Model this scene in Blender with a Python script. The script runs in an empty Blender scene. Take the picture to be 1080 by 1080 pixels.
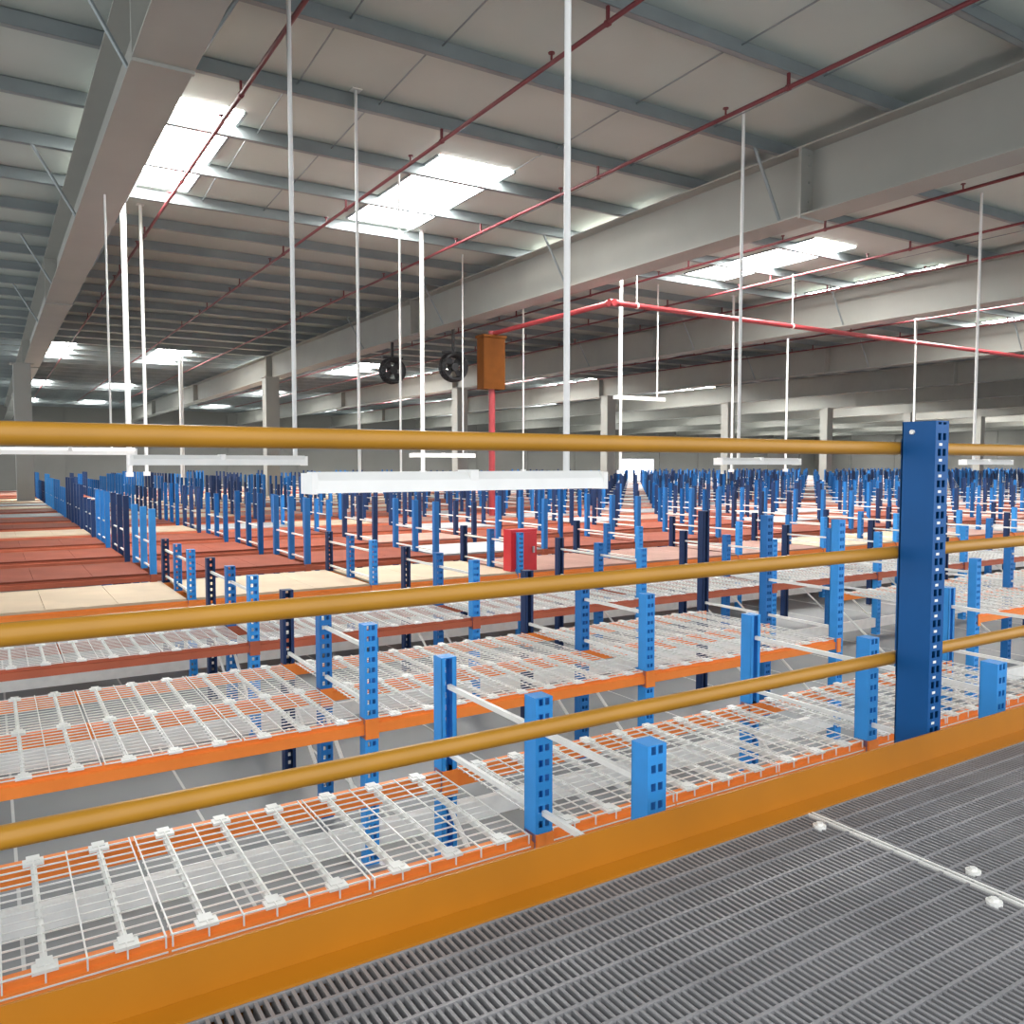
import bpy, bmesh, math, random
from mathutils import Vector, Matrix
R = random.Random(7)
S = bpy.context.scene
COL = S.collection

# ------------------------------------------------------------------ camera
FPX, CX, CY, HOR = 880.0, 540.0, 540.0, 490.0
CAMZ = 1.9
FW = Vector((0.531, 0.847, 0)).normalized()
RT = Vector((FW.y, -FW.x, 0))
cd = bpy.data.cameras.new('camera')
cd.sensor_width = 36.0
cd.lens = FPX / 1080.0 * 36.0
cd.clip_start = 0.05
cd.clip_end = 400
cam = bpy.data.objects.new('camera', cd)
COL.objects.link(cam)
cam.location = (0, 0, CAMZ)
PITCH = math.atan((CY - HOR) / FPX)
fwd = (FW * math.cos(PITCH) + Vector((0, 0, -1)) * math.sin(PITCH)).normalized()
cam.rotation_euler = fwd.to_track_quat('-Z', 'Y').to_euler()
S.camera = cam

# ------------------------------------------------------------------ world, exposure
w = bpy.data.worlds.new('world')
S.world = w
w.use_nodes = True
bg = w.node_tree.nodes['Background']
bg.inputs[0].default_value = (0.93, 0.96, 1.0, 1)
bg.inputs[1].default_value = 1.15
S.view_settings.view_transform = 'Standard'
S.view_settings.look = 'None'
S.view_settings.gamma = 1.0
S.view_settings.exposure = 0.85
SKY_EMIT = 26.0
TUBE_EMIT = 2.0

def px_of(x, y):
    d = x * FW.x + y * FW.y
    if d <= 0.01:
        return -9999
    return CX + FPX * (x * RT.x + y * RT.y) / d

# ------------------------------------------------------------------ materials
def mat(name, col, rough=0.5, metal=0.0, var=0.06, scale=6.0, bump=0.0, spec=0.5):
    m = bpy.data.materials.new(name)
    m.use_nodes = True
    nt = m.node_tree
    b = nt.nodes['Principled BSDF']
    b.inputs['Roughness'].default_value = rough
    b.inputs['Metallic'].default_value = metal
    b.inputs['Specular IOR Level'].default_value = spec
    tc = nt.nodes.new('ShaderNodeTexCoord')
    n = nt.nodes.new('ShaderNodeTexNoise')
    n.inputs['Scale'].default_value = scale
    n.inputs['Detail'].default_value = 4
    nt.links.new(tc.outputs['Object'], n.inputs['Vector'])
    r = nt.nodes.new('ShaderNodeValToRGB')
    r.color_ramp.elements[0].position = 0.3
    r.color_ramp.elements[1].position = 0.7
    r.color_ramp.elements[0].color = tuple(max(0, c * (1 - var)) for c in col) + (1,)
    r.color_ramp.elements[1].color = tuple(min(1, c * (1 + var)) for c in col) + (1,)
    nt.links.new(n.outputs['Fac'], r.inputs['Fac'])
    nt.links.new(r.outputs['Color'], b.inputs['Base Color'])
    if bump > 0:
        bp = nt.nodes.new('ShaderNodeBump')
        bp.inputs['Strength'].default_value = bump
        bp.inputs['Distance'].default_value = 0.01
        nt.links.new(n.outputs['Fac'], bp.inputs['Height'])
        nt.links.new(bp.outputs['Normal'], b.inputs['Normal'])
    return m

def emit(name, col, strength):
    m = bpy.data.materials.new(name)
    m.use_nodes = True
    b = m.node_tree.nodes['Principled BSDF']
    b.inputs['Base Color'].default_value = (0.8, 0.8, 0.8, 1)
    b.inputs['Emission Color'].default_value = col + (1,)
    b.inputs['Emission Strength'].default_value = strength
    return m

M = dict(
    amber=mat('amber_paint', (0.44, 0.160, 0.004), 0.45, var=0.10, scale=3),
    mustard=mat('mustard_paint', (0.43, 0.205, 0.016), 0.38, var=0.08, scale=4),
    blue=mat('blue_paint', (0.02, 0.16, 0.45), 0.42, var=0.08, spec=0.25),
    sky=mat('light_blue', (0.04, 0.30, 0.74), 0.42, var=0.08, spec=0.3),
    navy=mat('navy_blue', (0.014, 0.036, 0.11), 0.45, var=0.10, spec=0.25),
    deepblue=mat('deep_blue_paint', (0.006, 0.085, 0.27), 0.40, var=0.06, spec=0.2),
    orange=mat('orange_paint', (0.98, 0.27, 0.05), 0.42, var=0.05, spec=0.3),
    rust=mat('rust_red_paint', (0.48, 0.125, 0.065), 0.5, var=0.08, spec=0.3),
    zinc=mat('white_zinc', (0.86, 0.85, 0.80), 0.38, var=0.06, scale=12),
    galv=mat('galvanised_steel', (0.42, 0.42, 0.43), 0.42, metal=0.35, var=0.16, scale=9),
    grate=mat('grating_steel', (0.30, 0.295, 0.30), 0.5, metal=0.2, var=0.12, scale=5),
    purlin=mat('purlin_steel', (0.25, 0.28, 0.285), 0.5, metal=0.25, var=0.1, scale=2),
    girder=mat('girder_grey_paint', (0.31, 0.31, 0.28), 0.55, var=0.05, scale=1.2),
    ceil=mat('roof_lining', (0.46, 0.505, 0.47), 0.7, var=0.04, scale=0.8),
    wall=mat('wall_cladding', (0.17, 0.165, 0.15), 0.7, var=0.05, scale=0.5),
    floor=mat('concrete_floor', (0.235, 0.245, 0.245), 0.5, var=0.10, scale=1.1),
    joint=mat('floor_joint', (0.62, 0.62, 0.60), 0.5),
    red=mat('red_pipe_paint', (0.16, 0.025, 0.032), 0.45, var=0.08),
    mainred=mat('main_red_paint', (0.30, 0.03, 0.035), 0.4, var=0.1),
    brightred=mat('bright_red_paint', (0.62, 0.015, 0.025), 0.4, var=0.08),
    riser=mat('orange_riser_paint', (0.11, 0.034, 0.004), 0.6, spec=0.1, var=0.1),
    white=mat('white_enamel', (0.88, 0.88, 0.85), 0.35, var=0.03),
    cream=mat('cream_board', (0.60, 0.47, 0.33), 0.6, spec=0.2, var=0.10, scale=2),
    pale=mat('pale_grey_board', (0.38, 0.38, 0.385), 0.6, spec=0.2, var=0.10, scale=2),
    pink=mat('pink_board', (0.38, 0.21, 0.165), 0.6, spec=0.2, var=0.12, scale=2),
    brown=mat('red_brown_board', (0.22, 0.062, 0.038), 0.7, spec=0.12, var=0.14, scale=2),
    black=mat('black_plastic', (0.02, 0.02, 0.022), 0.5),
    rod=mat('white_conduit', (0.72, 0.72, 0.70), 0.4, var=0.04),
    skylight=emit('skylight_sheet', (1.0, 0.99, 0.96), SKY_EMIT),
    tube=emit('lamp_tube', (1.0, 0.98, 0.93), TUBE_EMIT),
    dock_opening=emit('bright_opening_panel', (0.95, 0.93, 1.0), 1.2),
)

# ------------------------------------------------------------------ mesh helpers
class MB:
    def __init__(self):
        self.v = []; self.f = []; self.mi = []
    def box(self, x0, x1, y0, y1, z0, z1, m=0):
        b = len(self.v)
        self.v += [(x0,y0,z0),(x1,y0,z0),(x1,y1,z0),(x0,y1,z0),(x0,y0,z1),(x1,y0,z1),(x1,y1,z1),(x0,y1,z1)]
        for q in ((0,3,2,1),(4,5,6,7),(0,1,5,4),(1,2,6,5),(2,3,7,6),(3,0,4,7)):
            self.f.append(tuple(b+i for i in q)); self.mi.append(m)
        return self
    def tube(self, p, q, r, n=12, m=0, r2=None):
        p = Vector(p); q = Vector(q); d = (q - p).normalized()
        a = d.orthogonal().normalized(); c = d.cross(a)
        r2 = r if r2 is None else r2
        b = len(self.v)
        for k in range(n):
            t = 2*math.pi*(k+0.5)/n
            o = a*math.cos(t) + c*math.sin(t)
            self.v.append(tuple(p + o*r)); self.v.append(tuple(q + o*r2))
        for k in range(n):
            i, j = 2*k, 2*((k+1) % n)
            self.f.append((b+i, b+j, b+j+1, b+i+1)); self.mi.append(m)
        self.f.append(tuple(b+2*k for k in reversed(range(n)))); self.mi.append(m)
        self.f.append(tuple(b+2*k+1 for k in range(n))); self.mi.append(m)
        return self
    def prism(self, prof, x0, x1, m=0):
        """profile of (y, z) points extruded along x"""
        b = len(self.v); n = len(prof)
        for (y, z) in prof: self.v.append((x0, y, z))
        for (y, z) in prof: self.v.append((x1, y, z))
        for k in range(n):
            j = (k+1) % n
            self.f.append((b+k, b+j, b+n+j, b+n+k)); self.mi.append(m)
        self.f.append(tuple(b+k for k in reversed(range(n)))); self.mi.append(m)
        self.f.append(tuple(b+n+k for k in range(n))); self.mi.append(m)
        return self
    def add(self, other, dx=0, dy=0, dz=0, m=None):
        b = len(self.v)
        self.v += [(x+dx, y+dy, z+dz) for x, y, z in other.v]
        self.f += [tuple(b+i for i in q) for q in other.f]
        self.mi += [(k if m is None else m) for k in other.mi]
        return self
    def mesh(self, name, mats):
        me = bpy.data.meshes.new(name)
        me.from_pydata(self.v, [], self.f)
        for mm in (mats if isinstance(mats, (list, tuple)) else [mats]):
            me.materials.append(mm)
        me.polygons.foreach_set('material_index', self.mi)
        bm = bmesh.new(); bm.from_mesh(me)
        bmesh.ops.recalc_face_normals(bm, faces=bm.faces)
        bm.to_mesh(me); bm.free()
        me.update()
        return me

def smooth(me, ang=40):
    me.polygons.foreach_set('use_smooth', [True]*len(me.polygons))
    try: me.set_sharp_from_angle(angle=math.radians(ang))
    except Exception: pass
    return me

def link(name, me, parent=None, loc=(0,0,0), rotz=0.0):
    o = bpy.data.objects.new(name, me)
    COL.objects.link(o)
    o.location = loc
    if rotz: o.rotation_euler = (0, 0, rotz)
    if parent is not None: o.parent = parent
    return o

def tag(o, label, cat, group=None, kind='thing'):
    o['label'] = label; o['category'] = cat; o['kind'] = kind
    if group: o['group'] = group
    return o

def thing(name, label, cat, loc=(0,0,0), group=None):
    o = link(name, None, None, loc)
    return tag(o, label, cat, group)

def struct(name, me, loc=(0,0,0), label=None):
    o = link(name, me, None, loc)
    o['kind'] = 'structure'
    return o

ONES = 'zeroth first second third fourth fifth sixth seventh eighth ninth tenth eleventh twelfth thirteenth fourteenth fifteenth sixteenth seventeenth eighteenth nineteenth'.split()
TENS = {20: ('twentieth', 'twenty'), 30: ('thirtieth', 'thirty'), 40: ('fortieth', 'forty'), 50: ('fiftieth', 'fifty'), 60: ('sixtieth', 'sixty')}
def ordw(n):
    if n < 20: return ONES[n]
    t = n // 10 * 10
    return TENS[t][0] if n == t else TENS[t][1] + '-' + ONES[n - t]

# ------------------------------------------------------------------ setting
XW, YW = 92.0, 72.0          # far walls
ROOF = 6.27
PB = 6.08                    # underside of the purlins
XO, YO = -8.0, -0.5          # roof cut off behind the camera, sides left open to let sky light in
fl = MB().box(XO, XW, YO-6, YW, -0.2, 0.0)
struct('floor', fl.mesh('floor', M['floor']))
struct('ceiling', MB().box(XO, XW, YO, YW, ROOF, ROOF+0.12).mesh('ceiling', M['ceil']))
wl = MB().box(XO, XW+0.3, YW, YW+0.3, 0, ROOF)
for k in range(17):
    x = XO + 1 + k*6
    wl.box(x, x+0.12, YW-0.08, YW, 0, ROOF-0.3)
wl.box(XO, XW, YW-0.06, YW, 2.3, 2.42)
struct('wall_far', wl.mesh('wall_far', M['wall']))
wr = MB().box(XW, XW+0.3, YO, YW, 0, ROOF)
for k in range(13):
    y = YO + 1 + k*6
    wr.box(XW-0.08, XW, y, y+0.12, 0, ROOF-0.3)
struct('wall_right', wr.mesh('wall_right', M['wall']))
wn = struct('dock_opening_1', MB().box(59.4, 64.0, YW-0.12, YW-0.06, 0.1, 2.5).mesh('dock_opening_1', M['dock_opening']))  # glowing panel drawn for the bright dock door opening
wf = MB()
for x in (59.3, 61.6, 64.0): wf.box(x, x+0.1, YW-0.15, YW-0.05, 0.0, 2.6)
for z in (2.5,): wf.box(59.3, 64.1, YW-0.15, YW-0.05, z, z+0.1)
o = link('opening_frame', wf.mesh('opening_frame', M['galv']), wn)
# pale joints in the aisle floor
tj = MB()
for i in range(-1, 50):
    tj.box(0.05+i*0.86, 0.065+i*0.86, 1.0, 44, 0.0, 0.003)
struct('trim_1', tj.mesh('trim_1', M['joint']))

# ------------------------------------------------------------------ roof girders, columns, purlins
GX = [1.32 + 8.1*i for i in range(11)]
GB, GT = 5.18, PB
SPL = [7.5, 19.5, 32.5, 46.0, 59.0]
def girder_mesh(near):
    y0, y1 = (YO, 70.5)
    web = MB().box(-0.012, 0.012, y0, y1, GB+0.02, GT-0.02)
    fb = MB().box(-0.24, 0.24, y0, y1, GB, GB+0.022)
    ft = MB().box(-0.24, 0.24, y0, y1, GT-0.022, GT)
    return web.mesh('girder_web', M['girder']), fb.mesh('bottom_flange', M['girder']), ft.mesh('top_flange', M['girder'])
gw, gb_, gt_ = girder_mesh(True)
sp = MB().box(-0.242, 0.242, -0.022, 0.0, GB-0.03, GT-0.001).box(-0.242, 0.242, 0.0, 0.022, GB-0.03, GT-0.001)
for z in (GB+0.09, GB+0.2, GB+0.45, GT-0.22, GT-0.1):
    for x in (-0.09, 0.09):
        sp.tube((x, -0.045, z), (x, 0.045, z), 0.016, 6)
spm = sp.mesh('splice_plate', M['girder'])
for i, gx in enumerate(GX):
    g = thing('roof_girder', f'grey steel roof girder, {ordw(i+1)} across the hall counting from the left', 'girder', (gx, 0, 0), 'roof girders running away from the camera')
    link('girder_web', gw, g); link('bottom_flange', gb_, g); link('top_flange', gt_, g)
    for y in SPL[:(5 if i < 4 else 2)]:
        link('splice_plate', spm, g, (0, y, 0))
cm_ = MB().box(-0.25, 0.25, -0.25, 0.25, 0.03, GB-0.03)
cmm = cm_.mesh('column_shaft', M['girder'])
cbm = MB().box(-0.35, 0.35, -0.35, 0.35, 0, 0.03).mesh('base_plate', M['girder'])
chm = MB().box(-0.33, 0.33, -0.33, 0.33, GB-0.03, GB).mesh('head_plate', M['girder'])
for i, gx in enumerate(GX[:8]):
    c = thing('steel_column', f'pale grey steel column among the racks, {ordw(i+1)} of its line from the left', 'column', (gx - 0.3, 31.69, 0), 'columns among the racks')
    link('column_shaft', cmm, c); link('base_plate', cbm, c); link('head_plate', chm, c)
# purlins: Z sections lying across the girders
PY = [6.25 + 1.65*k for k in range(-4, 39)]
pz = MB()
t = 0.006
pz.box(XO, XW, -t, t, PB, ROOF-0.002)                   # web
pz.box(XO, XW, -0.075, t, PB, PB+0.006)                 # lower flange towards the camera
pz.box(XO, XW, -0.075, -0.069, PB, PB+0.02)
pz.box(XO, XW, -t, 0.075, ROOF-0.008, ROOF-0.002)
pzm = pz.mesh('roof_purlin', M['purlin'])
vis = 0
for k, y in enumerate(PY):
    o = link('roof_purlin', pzm, None, (0, y, 0))
    if y > 3.9:
        vis += 1
        lab = f'grey steel purlin under the roof lining, {ordw(vis)} across from the camera'
    else:
        lab = f'grey steel purlin overhead behind the camera, {ordw(k+1)} from the rear'
    tag(o, lab, 'purlin', 'roof purlins')
# sag rods between the purlins
srm = MB().tube((0, 0.02, ROOF-0.09), (0.10, 1.63, ROOF-0.06), 0.010, 6).mesh('sag_rod', M['purlin'])
for j, x in enumerate((0.0, 3.0, 4.0, 6.6, 7.9, 11.1, 13.0, 16.2)):
    n = 0
    for k, y in enumerate(PY):
        if y < 2.5 or y > 14 or not (-60 < px_of(x, y+0.8) < 1140): continue
        n += 1
        o = link('sag_rod', srm, None, (x, y, 0))
        tag(o, f'thin steel sag rod in {ordw(n)} purlin gap, {ordw(j+1)} line of rods from the left', 'rod', 'sag rods between the purlins')
# fly braces from the bottom flange up to the purlins
def fly(sx):
    return MB().tube((sx*0.2, 0, GB+0.03), (sx*0.72, 0.0, PB+0.03), 0.022, 6)
fbm = {s: fly(s).mesh('fly_brace', M['purlin']) for s in (-1, 1)}
for i, gx in enumerate(GX[:4]):
    for s, sn in ((-1, 'left'), (1, 'right')):
        n = 0
        for k, y in enumerate(PY):
            if y < 5.5 or y > 26 or k % 3 != 2: continue
            n += 1
            o = link('fly_brace', fbm[s], None, (gx, y - 0.04, 0))
            tag(o, f'short slanted brace on {sn} side of the {ordw(i+1)} roof girder, {ordw(n)} along it', 'brace', 'fly braces of the roof girders')

# ------------------------------------------------------------------ skylights
skm = MB().box(-0.62, 0.62, -0.5, 0.5, ROOF-0.016, ROOF-0.001).mesh('skylight_sheet', M['skylight'])
skf = MB()
for x in (-0.66, 0.62): skf.box(x, x+0.04, -0.5, 0.5, ROOF-0.03, ROOF-0.001)
skfm = skf.mesh('skylight_rim', M['purlin'])
for b, (ya, yb) in enumerate(((10.75, 14.3), (33.0, 37.8), (48.3, 51.6), (62.0, 65.0))):
    n = 0
    for gx in GX:
        for dx in (0.88, 4.83):
            x = gx + dx
            if x > XW-1: continue
            if not (-150 < px_of(x, ya) < 1200): continue
            n += 1
            s = thing('skylight', f'glowing white roof skylight strip, {ordw(n)} from the left in the {ordw(b+1)} band from the camera', 'skylight', (x, (ya+yb)/2, 0), 'roof skylights')
            a = link('skylight_sheet', skm, s); a.scale = (1, yb-ya, 1)
            a = link('skylight_rim', skfm, s); a.scale = (1, yb-ya, 1)

# ------------------------------------------------------------------ sprinkler pipes
PZ = 5.93
def head_mesh():
    m = MB().tube((0, 0, 0), (0, 0, 0.07), 0.012, 8).tube((0, 0, 0.07), (0, 0, 0.082), 0.035, 8)
    return m
shm = head_mesh().mesh('sprinkler_head', M['red'])
hgm = MB().box(-0.012, 0.012, -0.015, 0.015, 0.0, PB-PZ).tube((0, -0.02, 0), (0, 0.02, 0), 0.034, 10).mesh('pipe_hanger', M['red'])
pipem = smooth(MB().tube((0, 1.0, 0), (0, 60, 0), 0.024, 12).mesh('pipe', M['red']))
for i in range(1, 12):
    x = 2.46*i if i != 7 else 16.7
    p = thing('sprinkler_pipe', f'dark red sprinkler pipe under the purlins, {ordw(i)} of the parallel run from the left', 'pipe', (x, 0, PZ), 'sprinkler pipes under the purlins')
    link('pipe', pipem, p)
    for k, y in enumerate(PY):
        if 3 < y < 27 and k % 2 == 0: link('pipe_hanger', hgm, p, (0, y-0.05, 0))
        if 3 < y < 27 and k % 2 == 1: link('sprinkler_head', shm, p, (0, y-0.8, 0.02))
# larger supply main crossing under the second girder, with its branch and riser
mz = CAMZ + 3.0
p = thing('sprinkler_main', 'bright red sprinkler main crossing below the second roof girder', 'pipe', (9.9, 12.3, mz))
link('pipe', smooth(MB().tube((0, 0, 0), (24, 0, 0), 0.05, 14).mesh('pipe', M['mainred'])), p)
link('branch', smooth(MB().tube((0, 0, 0), (0, 4.3, 0), 0.05, 14).mesh('branch', M['mainred'])), p)
link('elbow', smooth(MB().tube((-0.07, 0, 0), (0.12, 0, 0), 0.068, 14).tube((0, -0.07, 0), (0, 0.12, 0), 0.068, 14).mesh('elbow', M['mainred'])), p)
for xx in (0.6, 5.0, 9.5):
    link('drop_hanger', MB().tube((xx, 0, 0), (xx, 0, ROOF-mz-0.25), 0.012, 8).tube((xx-0.02, 0, 0), (xx+0.02, 0, 0), 0.06, 10).mesh('drop_hanger', M['rod']), p)
p = thing('fire_riser', 'red fire riser pipe with wide orange box at its top', 'pipe', (9.86, 16.6, 0))
link('pipe', smooth(MB().tube((0, 0, 0.02), (0, 0, mz+0.05), 0.075, 14).mesh('pipe', M['mainred'])), p)
link('valve_box', MB().box(-0.30, 0.26, -0.16, 0.16, 3.62, 4.82).box(-0.33, 0.29, -0.19, 0.19, 4.78, 4.84).mesh('valve_box', M['riser']), p)
link('base_plate', MB().box(-0.15, 0.15, -0.15, 0.15, 0, 0.02).mesh('base_plate', M['mainred']), p)

# ------------------------------------------------------------------ linear lamps and their drops
def lamp(x0, x1, y, z, label, rods, zr=ROOF-0.003):
    L = x1 - x0
    t = thing('batten_lamp', label, 'lamp', (x0, y, z), 'linear lamps hung over the aisles')
    prof = [(-0.075, 0.0), (-0.06, 0.05), (-0.025, 0.085), (0.025, 0.085), (0.06, 0.05), (0.075, 0.0), (0.068, 0.0), (0.02, 0.045), (-0.02, 0.045), (-0.068, 0.0)]
    link('reflector', MB().prism(prof, 0, L).mesh('reflector', M['white']), t)
    link('lamp_tube', smooth(MB().tube((0.03, 0, 0.02), (L-0.03, 0, 0.02), 0.014, 10).mesh('lamp_tube', M['tube'])), t)
    for xx in (0, L):
        link('end_cap', MB().box(xx-0.012, xx+0.012, -0.07, 0.07, -0.004, 0.08).mesh('end_cap', M['white']), t)
    link('clip', MB().box(L*0.5-0.02, L*0.5+0.02, -0.062, 0.062, 0.04, 0.092).mesh('clip', M['white']), t)
    for rx, rr in rods:
        link('drop_rod', smooth(MB().tube((rx, 0, 0.08), (rx, 0, zr - z), rr, 10).mesh('drop_rod', M['rod'])), t)
    return t
lamp(1.10, 2.57, 3.30, CAMZ-0.115, 'long white batten lamp hanging below the top rail, nearest and largest of the lamps', [(1.28, 0.016)])
lamp(0.98, 2.42, 7.40, CAMZ-0.005, 'white batten lamp just under the top rail towards the left edge', [(1.36, 0.020)])
lamp(7.65, 9.10, 7.40, CAMZ+0.0, 'white batten lamp below the top rail beside the tall blue post', [(0.35, 0.020)])
lamp(13.4, 14.8, 7.60, CAMZ-0.0, 'white batten lamp partly behind the tall blue post', [(0.3, 0.022)])
lamp(0.12, 1.57, 11.4, CAMZ+0.12, 'white batten lamp touching the top rail at the left edge', [(1.18, 0.012)], GB)
lamp(7.3, 8.75, 15.5, CAMZ+0.15, 'small white batten lamp under the middle of the top rail', [(1.2, 0.014)])
lamp(12.6, 14.1, 15.5, CAMZ+1.55, 'short white batten lamp hung high in front of the far columns', [(0.1, 0.02), (1.3, 0.02)])
# vertical conduits hanging from the roof down to the racks
drops = [(1.88, 14.3, 0.042, 'thick white conduit dropping from the first skylight'),
         (7.0, 14.35, 0.042, 'thick white conduit dropping from the second skylight'),
         (2.3, 15.45, 0.028, 'faint pale conduit close behind the leftmost thick conduit'),
         (3.77, 9.45, 0.018, 'thin grey conduit between the two thick white conduits'),
         (6.2, 33.2, 0.075, 'distant white conduit below the far skylights'),
         (11.2, 13.6, 0.030, 'pale conduit passing beside the bright red main'),
         (24.5, 15.5, 0.035, 'pale conduit between the red main and tall blue post'),
         (11.3, 17.5, 0.022, 'thin pale conduit beside the orange riser box'),
         (16.5, 15.5, 0.03, 'pale conduit behind the short high batten lamp'),
         (18.6, 15.5, 0.03, 'faint conduit just beyond the short high lamp'),
         (5.2, 11.4, 0.016, 'faint thin conduit left of the orange riser')]
for x, y, r, lab in drops:
    o = link('hanging_conduit', None, None, (x, y, 0))
    tag(o, lab, 'conduit', 'hanging conduits')
    link('conduit', smooth(MB().tube((0, 0, 0.9 if y > 30 else 1.75), (0, 0, ROOF-0.002), r, 10).mesh('conduit', M['rod'])), o)
    link('ceiling_plate', MB().box(-0.06, 0.06, -0.06, 0.06, ROOF-0.01, ROOF-0.001).mesh('ceiling_plate', M['rod']), o)
    link('end_box', MB().box(-0.05, 0.05, -0.05, 0.05, (0.9 if y > 30 else 1.75)-0.04, (0.9 if y > 30 else 1.75)+0.03).mesh('end_box', M['rod']), o)
# black fans under the second girder
for (x, y, r, lab) in ((9.3, 20.9, 0.33, 'round black fan hanging below the second roof girder'),
                       (10.3, 19.3, 0.36, 'dark boxy fan beside the round black fan, nearer the riser')):
    f = thing('ceiling_fan', lab, 'fan', (x, y, 4.42))
    ring = MB()
    n = 24
    for k in range(n):
        a, b = 2*math.pi*k/n, 2*math.pi*(k+1)/n
        ring.tube((math.cos(a)*r*0.9, 0, math.sin(a)*r*0.9), (math.cos(b)*r*0.9, 0, math.sin(b)*r*0.9), 0.06, 6)
    rme = ring.mesh('fan_ring', M['black'])
    for yr in (-0.1, 0.1): link('fan_ring', rme, f, (0, yr, 0))
    for k in range(4):
        a = math.pi/4 + k*math.pi/2
        bl = MB()
        c, s_ = math.cos(a), math.sin(a)
        v = []
        for rr, wd in ((0.05, 0.04), (r*0.85, 0.13)):
            for sd in (-1, 1):
                for dy in (-0.006, 0.006):
                    v.append((c*rr - s_*wd*sd, dy + sd*0.03, s_*rr + c*wd*sd))
        bl.v = v
        bl.f = [(0,1,3,2), (4,6,7,5), (0,4,5,1), (2,3,7,6), (0,2,6,4), (1,5,7,3)]; bl.mi = [0]*6
        link('fan_blade', bl.mesh('fan_blade', M['black']), f)
    link('motor', MB().tube((0, -0.12, 0), (0, 0.16, 0), 0.10, 12).mesh('motor', M['black']), f)
    link('bracket', MB().box(-0.03, 0.03, -0.03, 0.03, r*0.9, (GB if x < 9.5 else ROOF)-4.42-0.002).box(-0.3, 0.3, -0.05, 0.05, r*0.95, r*0.95+0.06).mesh('bracket', M['black']), f)

# ------------------------------------------------------------------ rack geometry
BAY, X0R = 1.72, 1.49
SHELF = 0.70
BH = 0.066
def y0row(k): return 1.62 + 2.03*(k-1)
OFF = (0.0, 0.62, 1.27)
PW = 0.033     # half width of an upright
def offs(k): return (0.06, 0.595, 1.25) if k == 1 else OFF
def upright(h, hw=PW, hd=PW, pitch=0.05, th=0.004):
    """hollow perforated C section: punched web to -y, open to +y"""
    m = MB()
    m.box(-hw, -hw+th, -hd, hd, 0, h); m.box(hw-th, hw, -hd, hd, 0, h)
    m.box(-hw, -hw+0.018, hd-th, hd, 0, h); m.box(hw-0.018, hw, hd-th, hd, 0, h)
    for (a, b) in ((-hw+th, -hw*0.62), (-hw*0.12, hw*0.12), (hw*0.62, hw-th)):
        m.box(a, b, -hd, -hd+th, 0, h)
    for (a, b) in ((-hw*0.62, -hw*0.12), (hw*0.12, hw*0.62)):
        z = 0.0
        while z < h - 0.001:
            z1 = min(z + pitch*0.55, h)
            m.box(a, b, -hd, -hd+th, z, z1)
            z += pitch
    m.box(-hw, hw, -hd, hd, h, h+0.004)
    return m
def upright_simple(h):
    return MB().box(-PW, PW, -PW, PW, 0, h)

HEIGHTS = {}
PAINT = ('sky', 'blue', 'deepblue', 'navy')
post_mesh = {}
def post_me(h, paint, detailed):
    key = (round(h, 2), paint, detailed)
    if key not in post_mesh:
        post_mesh[key] = (upright(h) if detailed else upright_simple(h)).mesh('post', M[paint])
    return post_mesh[key]
foot_me = MB().box(-0.06, 0.06, -0.06, 0.06, 0, 0.006).mesh('foot_plate', M['galv'])
def brace_me(y0, y1):
    return MB().box(-0.008, 0.008, y0, y1, -0.009, 0.009).mesh('brace', M['zinc'])
BR = [brace_me(OFF[0]+PW, OFF[1]-PW), brace_me(OFF[1]+PW, OFF[2]-PW)]
O1 = offs(1)
BR1 = [brace_me(O1[0]+PW, O1[1]-PW), brace_me(O1[1]+PW, O1[2]-PW)]
def diag_me(y0, y1):
    return MB().tube((0, y0, 0.16), (0, y1, 0.56), 0.010, 6).mesh('diagonal_brace', M['zinc'])
DG = [diag_me(OFF[0]+PW, OFF[1]-PW), diag_me(OFF[1]+PW, OFF[2]-PW)]
DG1 = [diag_me(O1[0]+PW, O1[1]-PW), diag_me(O1[1]+PW, O1[2]-PW)]

# which bays carry what
NROW = 21
def in_view(x, y, mleft=-70, mright=1150):
    return mleft < px_of(x, y) < mright
frames, bays = [], []
for k in range(1, NROW+1):
    y0 = y0row(k)
    xs = [X0R + BAY*j for j in range(-1, 60)]
    row = [x for x in xs if px_of(x, y0+1.27) > -420 and px_of(x, y0+0.6) < 1180 and x < 80]
    row = [x for x in row if px_of(x + BAY, y0) > 0]
    row = [x for j, x in enumerate(row) if j == 0 or px_of(x - BAY, y0 + 1.27) < 1080]
    for j, x in enumerate(row):
        frames.append((k, j, x, y0))
        if j + 1 < len(row):
            if k == 2 and abs(x - (X0R+2*BAY)) < 0.1: continue      # the gap beside the tall post
            bays.append((k, j, x, y0))
def dist(x, y): return math.hypot(x, y)
def top_of(k, x):
    r = random.Random(k*131 + int(x*10))
    if k == 2 and abs(x-4.93) < 0.1: return 1.52
    if k <= 4: return 1.15
    if k <= 8: return 1.42 + r.choice((-0.12, 0, 0, 0.08))
    return 1.52 + r.choice((-0.15, 0, 0, 0.1))
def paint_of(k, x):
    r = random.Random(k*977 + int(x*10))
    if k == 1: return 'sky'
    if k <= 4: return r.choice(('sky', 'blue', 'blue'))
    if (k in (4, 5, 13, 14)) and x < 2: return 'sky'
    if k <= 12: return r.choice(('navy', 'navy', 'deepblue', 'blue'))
    return r.choice(('blue', 'deepblue', 'navy', 'navy'))

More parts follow.
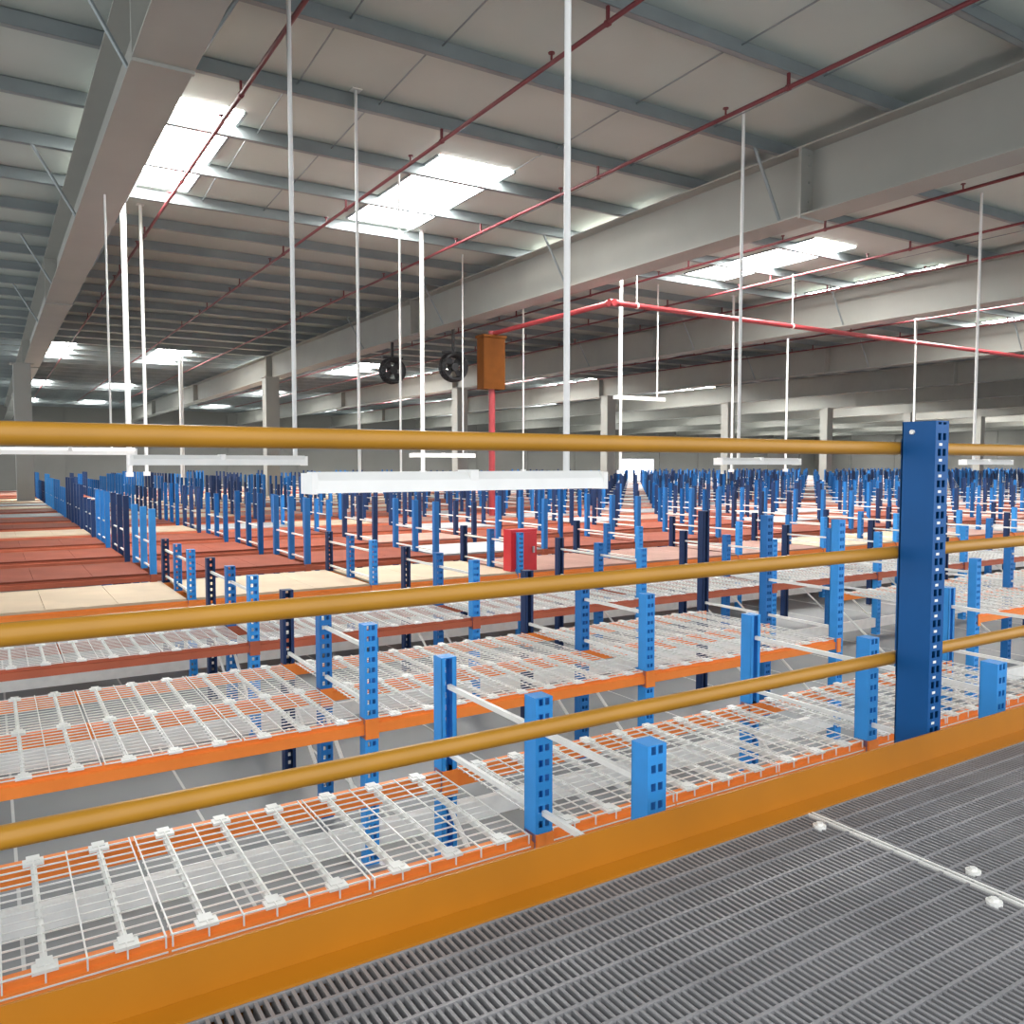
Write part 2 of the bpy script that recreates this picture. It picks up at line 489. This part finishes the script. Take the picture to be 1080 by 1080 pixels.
frames.sort(key=lambda f: dist(f[2], f[3]))
FAR = {}
def far_of(name):
    return FAR.setdefault(name, MB())
FM = ['sky', 'blue', 'deepblue', 'navy', 'zinc', 'orange', 'rust', 'cream', 'pale', 'pink', 'brown']
for n, (k, j, x, y0) in enumerate(frames):
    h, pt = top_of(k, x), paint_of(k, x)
    if n >= 290:
        mb = far_of('frames')
        for dy in OFF: mb.add(upright_simple(h), x, y0+dy, 0, FM.index(pt))
        mb.box(x-0.012, x+0.012, y0+PW, y0+OFF[2]-PW, 1.02, 1.044, 4)
        continue
    vis_ = 'outside view ' if px_of(x, y0+1.27) < -20 or px_of(x, y0) > 1100 else ''
    t = thing('rack_frame', f'{"light blue" if pt=="sky" and (k==1 or k>4) else "navy" if pt=="navy" else "blue"} upright rack frame {vis_}standing {ordw(j+1)} from left in {ordw(k)} rack row', 'rack frame', (x, y0, 0), 'blue rack frames')
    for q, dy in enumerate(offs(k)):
        pm = post_me(h, pt if k == 1 or k > 4 else ('sky', 'blue', 'navy')[q], k <= 4)  # nearer rows: front post light blue, middle blue, rear navy
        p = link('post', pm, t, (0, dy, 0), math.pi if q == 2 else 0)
        if k <= 3: link('foot_plate', foot_me, p)
    for c in (0, 1):
        bm_, dm_ = (BR1[c], DG1[c]) if k == 1 else (BR[c], DG[c])
        link('brace', bm_, t, (0, 0, 1.04))
        if k <= 8: link('brace', bm_, t, (0, 0, 0.775))
        if k <= 4: link('diagonal_brace', dm_, t)

# beams ------------------------------------------------------------
def beam_mb(detail=True):
    L = BAY - 2*PW
    m = MB()
    m.prism([(-0.026, 0.0), (0.026, 0.0), (0.026, BH), (-0.012, BH), (-0.012, BH-0.016), (-0.026, BH-0.020)], 0, L)
    return m
def conn_mb():
    return MB().box(-0.004, 0.0, -0.034, 0.030, -0.02, BH+0.01).box(-0.035, 0.0, -0.040, -0.035, -0.02, BH+0.01)
beam_me = {c: beam_mb().mesh('beam', M[c]) for c in ('orange', 'rust')}
conn_l = {c: conn_mb().mesh('end_connector', M[c]) for c in ('orange', 'rust')}
low_me = MB().box(0, BAY-2*PW, -0.02, 0.02, 0.09, 0.19).mesh('low_rail', M['zinc'])
POSN = ('front', 'middle', 'rear')
blist = []
for (k, j, x, y0) in bays:
    for q in range(3):
        if k == 1 and q == 0: continue
        blist.append((dist(x+0.8, y0+OFF[q]), k, j, x, y0, q))
blist.sort()
for n, (_, k, j, x, y0, q) in enumerate(blist):
    c = 'orange' if k in (1, 2, 4) or k > 15 else 'rust'
    yy = y0 + offs(k)[q]
    if n >= 290:
        far_of('beams').box(x+PW, x+BAY-PW, yy-0.026, yy+0.026, SHELF-BH, SHELF, FM.index(c))
        continue
    o = thing('shelf_beam', f'{"orange" if c=="orange" else "rust red"} {POSN[q]} shelf beam of the {ordw(j+1)} bay from left in {ordw(k)} rack row', 'shelf beam', (x+PW, yy, SHELF-BH), 'orange shelf beams')
    link('beam', beam_me[c], o, (0, 0, 0), 0) if q < 2 else link('beam', beam_me[c], o, (BAY-2*PW, 0, 0), math.pi)
    if k <= 5:
        link('end_connector', conn_l[c], o, (0.0, -0.002, 0))
        e = link('end_connector', conn_l[c], o, (BAY-2*PW, -0.002, 0)); e.scale = (-1, 1, 1)
for (k, j, x, y0) in bays:
    if 2 <= k <= 4:
        o = link('low_rail', low_me, None, (x+PW, y0, 0))
        tag(o, f'white low rail between post feet, front of {ordw(j+1)} bay in {ordw(k)} rack row', 'rail', 'white low rails of the racks')

# wire mesh panels ---------------------------------------------------
PX = (BAY - 2*PW - 0.012) / 3 - 0.008
PD = 0.635
def wire_grid(fall=True):
    m = MB(); r = 0.0020
    n = 14
    for i in range(n+1):
        y = -0.02 + i*(PD-0.0)/n
        m.box(0, PX, y-r, y+r, 0.004, 0.004+2*r)
    c = 6
    for i in range(c+1):
        x = 0.004 + i*(PX-0.008)/c
        m.box(x-r, x+r, -0.03, PD-0.005, 0.004+2*r, 0.004+4*r)
        if fall:
            m.box(x-r, x+r, -0.03-2*r, -0.03, -0.055, 0.004+4*r)
    if fall:
        for z in (-0.055, -0.028):
            m.box(0, PX, -0.03-4*r, -0.03-2*r, z-r, z+r)
    return m
def channel():
    m = MB()
    m.box(-0.008, 0.008, 0.028, PD-0.045, -0.014, 0.003)
    for y, s in ((-0.02, 1), (PD-0.035, -1)):                      # flared ends resting on the beams
        m.box(-0.028, 0.028, y-0.006, y+0.034, 0.0005, 0.009)
        m.box(-0.018, 0.018, y+0.012, y+0.05, 0.0005, 0.012)
    return m
grid_me = wire_grid().mesh('wire_grid', M['zinc'])
chan_me = channel().mesh('support_channel', M['zinc'])
flat_me = wire_grid(False).mesh('wire_grid', M['zinc'])
whole_mb = wire_grid(False)
for fx in (0.17, 0.5, 0.83): whole_mb.add(channel(), PX*fx, 0, 0)
whole_me = whole_mb.mesh('wire_deck', M['zinc'])
plist = []
for (k, j, x, y0) in bays:
    if k > 3: continue
    for cell in (0, 1):
        if k == 1 and cell == 0: continue
        for s in range(3):
            xx = x + PW + 0.006 + s*(PX+0.008)
            if k == 3 and px_of(xx, y0+1.2) < -60: continue
            plist.append((dist(xx, y0+OFF[cell]), k, j, cell, s, xx, y0+offs(k)[cell]+ (0.0 if cell == 0 else 0.010)))
plist.sort()
for n, (_, k, j, cell, s, xx, yy) in enumerate(plist[:300]):
    lab = f'white wire deck panel, {ordw(s+1)} in {ordw(j+1)} bay, {"front" if cell == 0 else "rear"} half of {ordw(k)} rack row'
    if k <= 2:
        o = thing('wire_deck', lab, 'wire deck', (xx, yy, SHELF), 'white wire deck panels')
        link('wire_grid', grid_me if k == 1 else flat_me, o)
        for fx in (0.17, 0.5, 0.83): link('support_channel', chan_me, o, (PX*fx, 0, 0))
    else:
        o = link('wire_deck', whole_me, None, (xx, yy, SHELF)); tag(o, lab, 'wire deck', 'white wire deck panels')

# solid shelf boards of the rows farther back -------------------------
def board_col(k, x):
    r = random.Random(k*53 + int(x*10))
    y = y0row(k)
    px = px_of(x+0.8, y)
    if k == 4: return 'cream' if px < 420 else r.choice(('pale', 'pink', 'cream'))
    if k in (5, 6): return 'brown' if px < 430 else r.choice(('pink', 'pale', 'brown', 'brown'))
    if k in (7, 9): return 'brown' if px < 430 else r.choice(('pink', 'brown', 'pale'))
    if k in (8, 11, 13, 14, 16): return r.choice(('cream', 'cream', 'pale')) if px < 430 else r.choice(('pale', 'pink'))
    return r.choice(('brown', 'pink', 'cream')) if px < 500 else r.choice(('pale', 'pale', 'pink'))
board_me = {}
for c in ('cream', 'pale', 'pink', 'brown'):
    m = MB()
    L = BAY - 2*PW - 0.02
    for s in range(3):
        a = s*L/3
        m.box(a+0.002, a+L/3-0.002, 0.0, OFF[2], 0.001, 0.021)
    m.box(0, L, -0.005, 0.0, 0.001, 0.022)
    board_me[c] = m.mesh('shelf_board', M[c])
bd = sorted((dist(x, y0), k, j, x, y0) for (k, j, x, y0) in bays if k > 3)
for n, (_, k, j, x, y0) in enumerate(bd):
    c = board_col(k, x)
    if n >= 290:
        far_of('boards').box(x+PW+0.01, x+BAY-PW-0.01, y0, y0+OFF[2], SHELF+0.001, SHELF+0.021, FM.index(c))
        continue
    cn = {'cream': 'cream', 'pale': 'pale grey', 'pink': 'pinkish', 'brown': 'red brown'}[c]
    o = link('shelf_board', board_me[c], None, (x+PW+0.01, y0, SHELF))
    tag(o, f'{cn} shelf board lying in {ordw(j+1)} bay from left of the {ordw(k)} rack row', 'shelf board', 'solid shelf boards')
for key, lab in (('frames', 'distant blue rack uprights crowded along the far end of the hall'),
                 ('beams', 'distant orange and rust shelf beams of the farther rack rows'),
                 ('boards', 'distant pale and brown shelf boards of the farther rack rows')):
    if key in FAR:
        o = link({'frames': 'distant_racking', 'beams': 'distant_beamwork', 'boards': 'distant_shelving'}[key], FAR[key].mesh('distant_' + key, [M[q] for q in FM]))
        tag(o, lab, 'racking', None, 'stuff')

# red box on the fourth row
o = thing('fire_hose_box', 'bright red fire hose box standing on rack row behind a blue post', 'box', (4.84, 7.74, SHELF+0.022))
link('body', MB().box(0, 0.34, 0, 0.16, 0, 0.46).mesh('body', M['brightred']), o)
link('door', MB().box(0.02, 0.32, -0.014, 0, 0.03, 0.43).mesh('door', M['brightred']), o)
link('handle', MB().box(0.27, 0.29, -0.035, -0.014, 0.2, 0.27).mesh('handle', M['galv']), o)

# ------------------------------------------------------------------ walkway, railing
WALK = 0.95
YE = 1.455
def grating(wx, wy):
    m = MB(); d = 0.028
    nb = int(wx/0.0165)
    for i in range(nb+1):
        x = i*(wx-0.004)/nb
        m.box(x, x+0.0066, 0, wy, -d, 0)
    nc = int(wy/0.062)
    for i in range(nc+1):
        y = i*(wy-0.006)/nc
        m.box(0, wx, y, y+0.007, -0.010, 0.0015)
    return m
gw_, gd_ = 1.862, 0.95
gme = grating(gw_, gd_).mesh('grating', M['grate'])
eb = MB().box(0, 0.007, 0, gd_, -0.03, 0.003)
ebm = eb.mesh('edge_bar', M['zinc'])
clipm = MB().tube((0, 0, -0.02), (0, 0, 0.006), 0.017, 12).tube((0, 0, 0.006), (0, 0, 0.012), 0.009, 6).mesh('clip', M['zinc'])
gi = 0
for yy, where in ((YE-gd_, 'beside the yellow kick plate'), (YE-2*gd_-0.006, 'under the camera')):
    for i, nm in ((-1, 'left end'), (0, 'left'), (1, 'right'), (2, 'right end')):
        xx = 1.87*i + 0.004
        o = thing('floor_grating', f'grey steel walkway grating panel, {nm} one {where}', 'grating', (xx, yy, WALK), 'walkway grating panels')
        link('grating', gme, o); link('edge_bar', ebm, o); link('edge_bar', ebm, o, (gw_-0.007, 0, 0))
        for (cx, cy) in ((0.045, gd_-0.42), (gw_-0.045, gd_-0.07), (gw_-0.045, gd_-0.52), (0.045, 0.1)):
            link('clip', clipm, o, (cx, cy, 0))
o = thing('walkway_frame', 'grey steel frame carrying the walkway gratings', 'frame', (0, 0, 0))
for yy in (YE-0.03, YE-gd_-0.003, YE-2*gd_+0.03):
    link('joist', MB().box(-1.9, 5.6, yy-0.03, yy+0.03, WALK-0.18, WALK-0.031).mesh('joist', M['galv']), o)
    for xx in (-1.7, 1.87, 5.4):
        link('leg', MB().box(xx-0.04, xx+0.04, yy-0.03, yy+0.03, 0, WALK-0.18).mesh('leg', M['galv']), o)

kp = thing('kick_plate', 'amber yellow kick plate along the edge of the walkway', 'kick plate', (0, 0, 0))
kprof = [(1.455, WALK+0.0035), (1.494, WALK+0.0035), (1.500, 1.048), (1.506, 1.048), (1.506, WALK-0.03), (1.500, WALK-0.03), (1.500, WALK-0.002), (1.455, WALK-0.002)]
link('upstand', MB().box(-1.8, 5.5, 1.500, 1.506, WALK-0.10, 1.048).mesh('upstand', M['amber']), kp)
link('foot_flange', MB().prism([(1.452, WALK+0.002), (1.4995, WALK+0.002), (1.4995, WALK+0.014), (1.452, WALK+0.008)], -1.8, 5.5).mesh('foot_flange', M['amber']), kp)

gp = None
for x, lab in ((2.575, 'tall blue perforated guard post holding the yellow rails'),
               (-1.35, 'blue guard post outside view at the left end of the rails'),
               (6.5, 'blue guard post outside view at the right end of the rails')):
    g = thing('guard_post', lab, 'post', (x, 1.5875, 0), 'railing posts')
    ph = CAMZ + 0.135
    up = upright(ph, 0.036, 0.0575, 0.05, 0.004)
    for q in range(3, int(ph/0.05)):
        up.box(-0.016, 0.000, -0.0585, -0.0575, q*0.05+0.010, q*0.05+0.018, 1)      # white tabs stand in for the brightness showing through the slots
    link('upright', up.mesh('upright', [M['deepblue'], M['zinc']]), g)
    link('base_plate', MB().box(-0.07, 0.07, -0.075, 0.09, 0, 0.008).mesh('base_plate', M['deepblue']), g)
    link('bolt', MB().tube((-0.044, 0.02, ph-0.03), (-0.034, 0.02, ph-0.03), 0.008, 6).mesh('bolt', M['zinc']), g)
    link('rail_bracket', MB().box(-0.03, 0.03, 0.0575, 0.0635, 1.2, ph-0.05).mesh('rail_bracket', M['deepblue']), g)
for z, nm in ((CAMZ+0.0535, 'topmost'), (CAMZ-0.293, 'middle'), (CAMZ-0.648, 'lowest')):
    h = thing('handrail', f'mustard yellow round handrail, {nm} of the three on the tall blue post', 'handrail', (0, 1.672, z), 'yellow handrails')
    link('tube', smooth(MB().tube((-1.6, 0, 0), (6.7, 0, 0), 0.0212, 20).mesh('tube', M['mustard'])), h)
    for xx in (-1.605, 6.7):
        link('end_cap', smooth(MB().tube((xx, 0, 0), (xx+0.01, 0, 0), 0.0225, 20).mesh('end_cap', M['mustard'])), h)
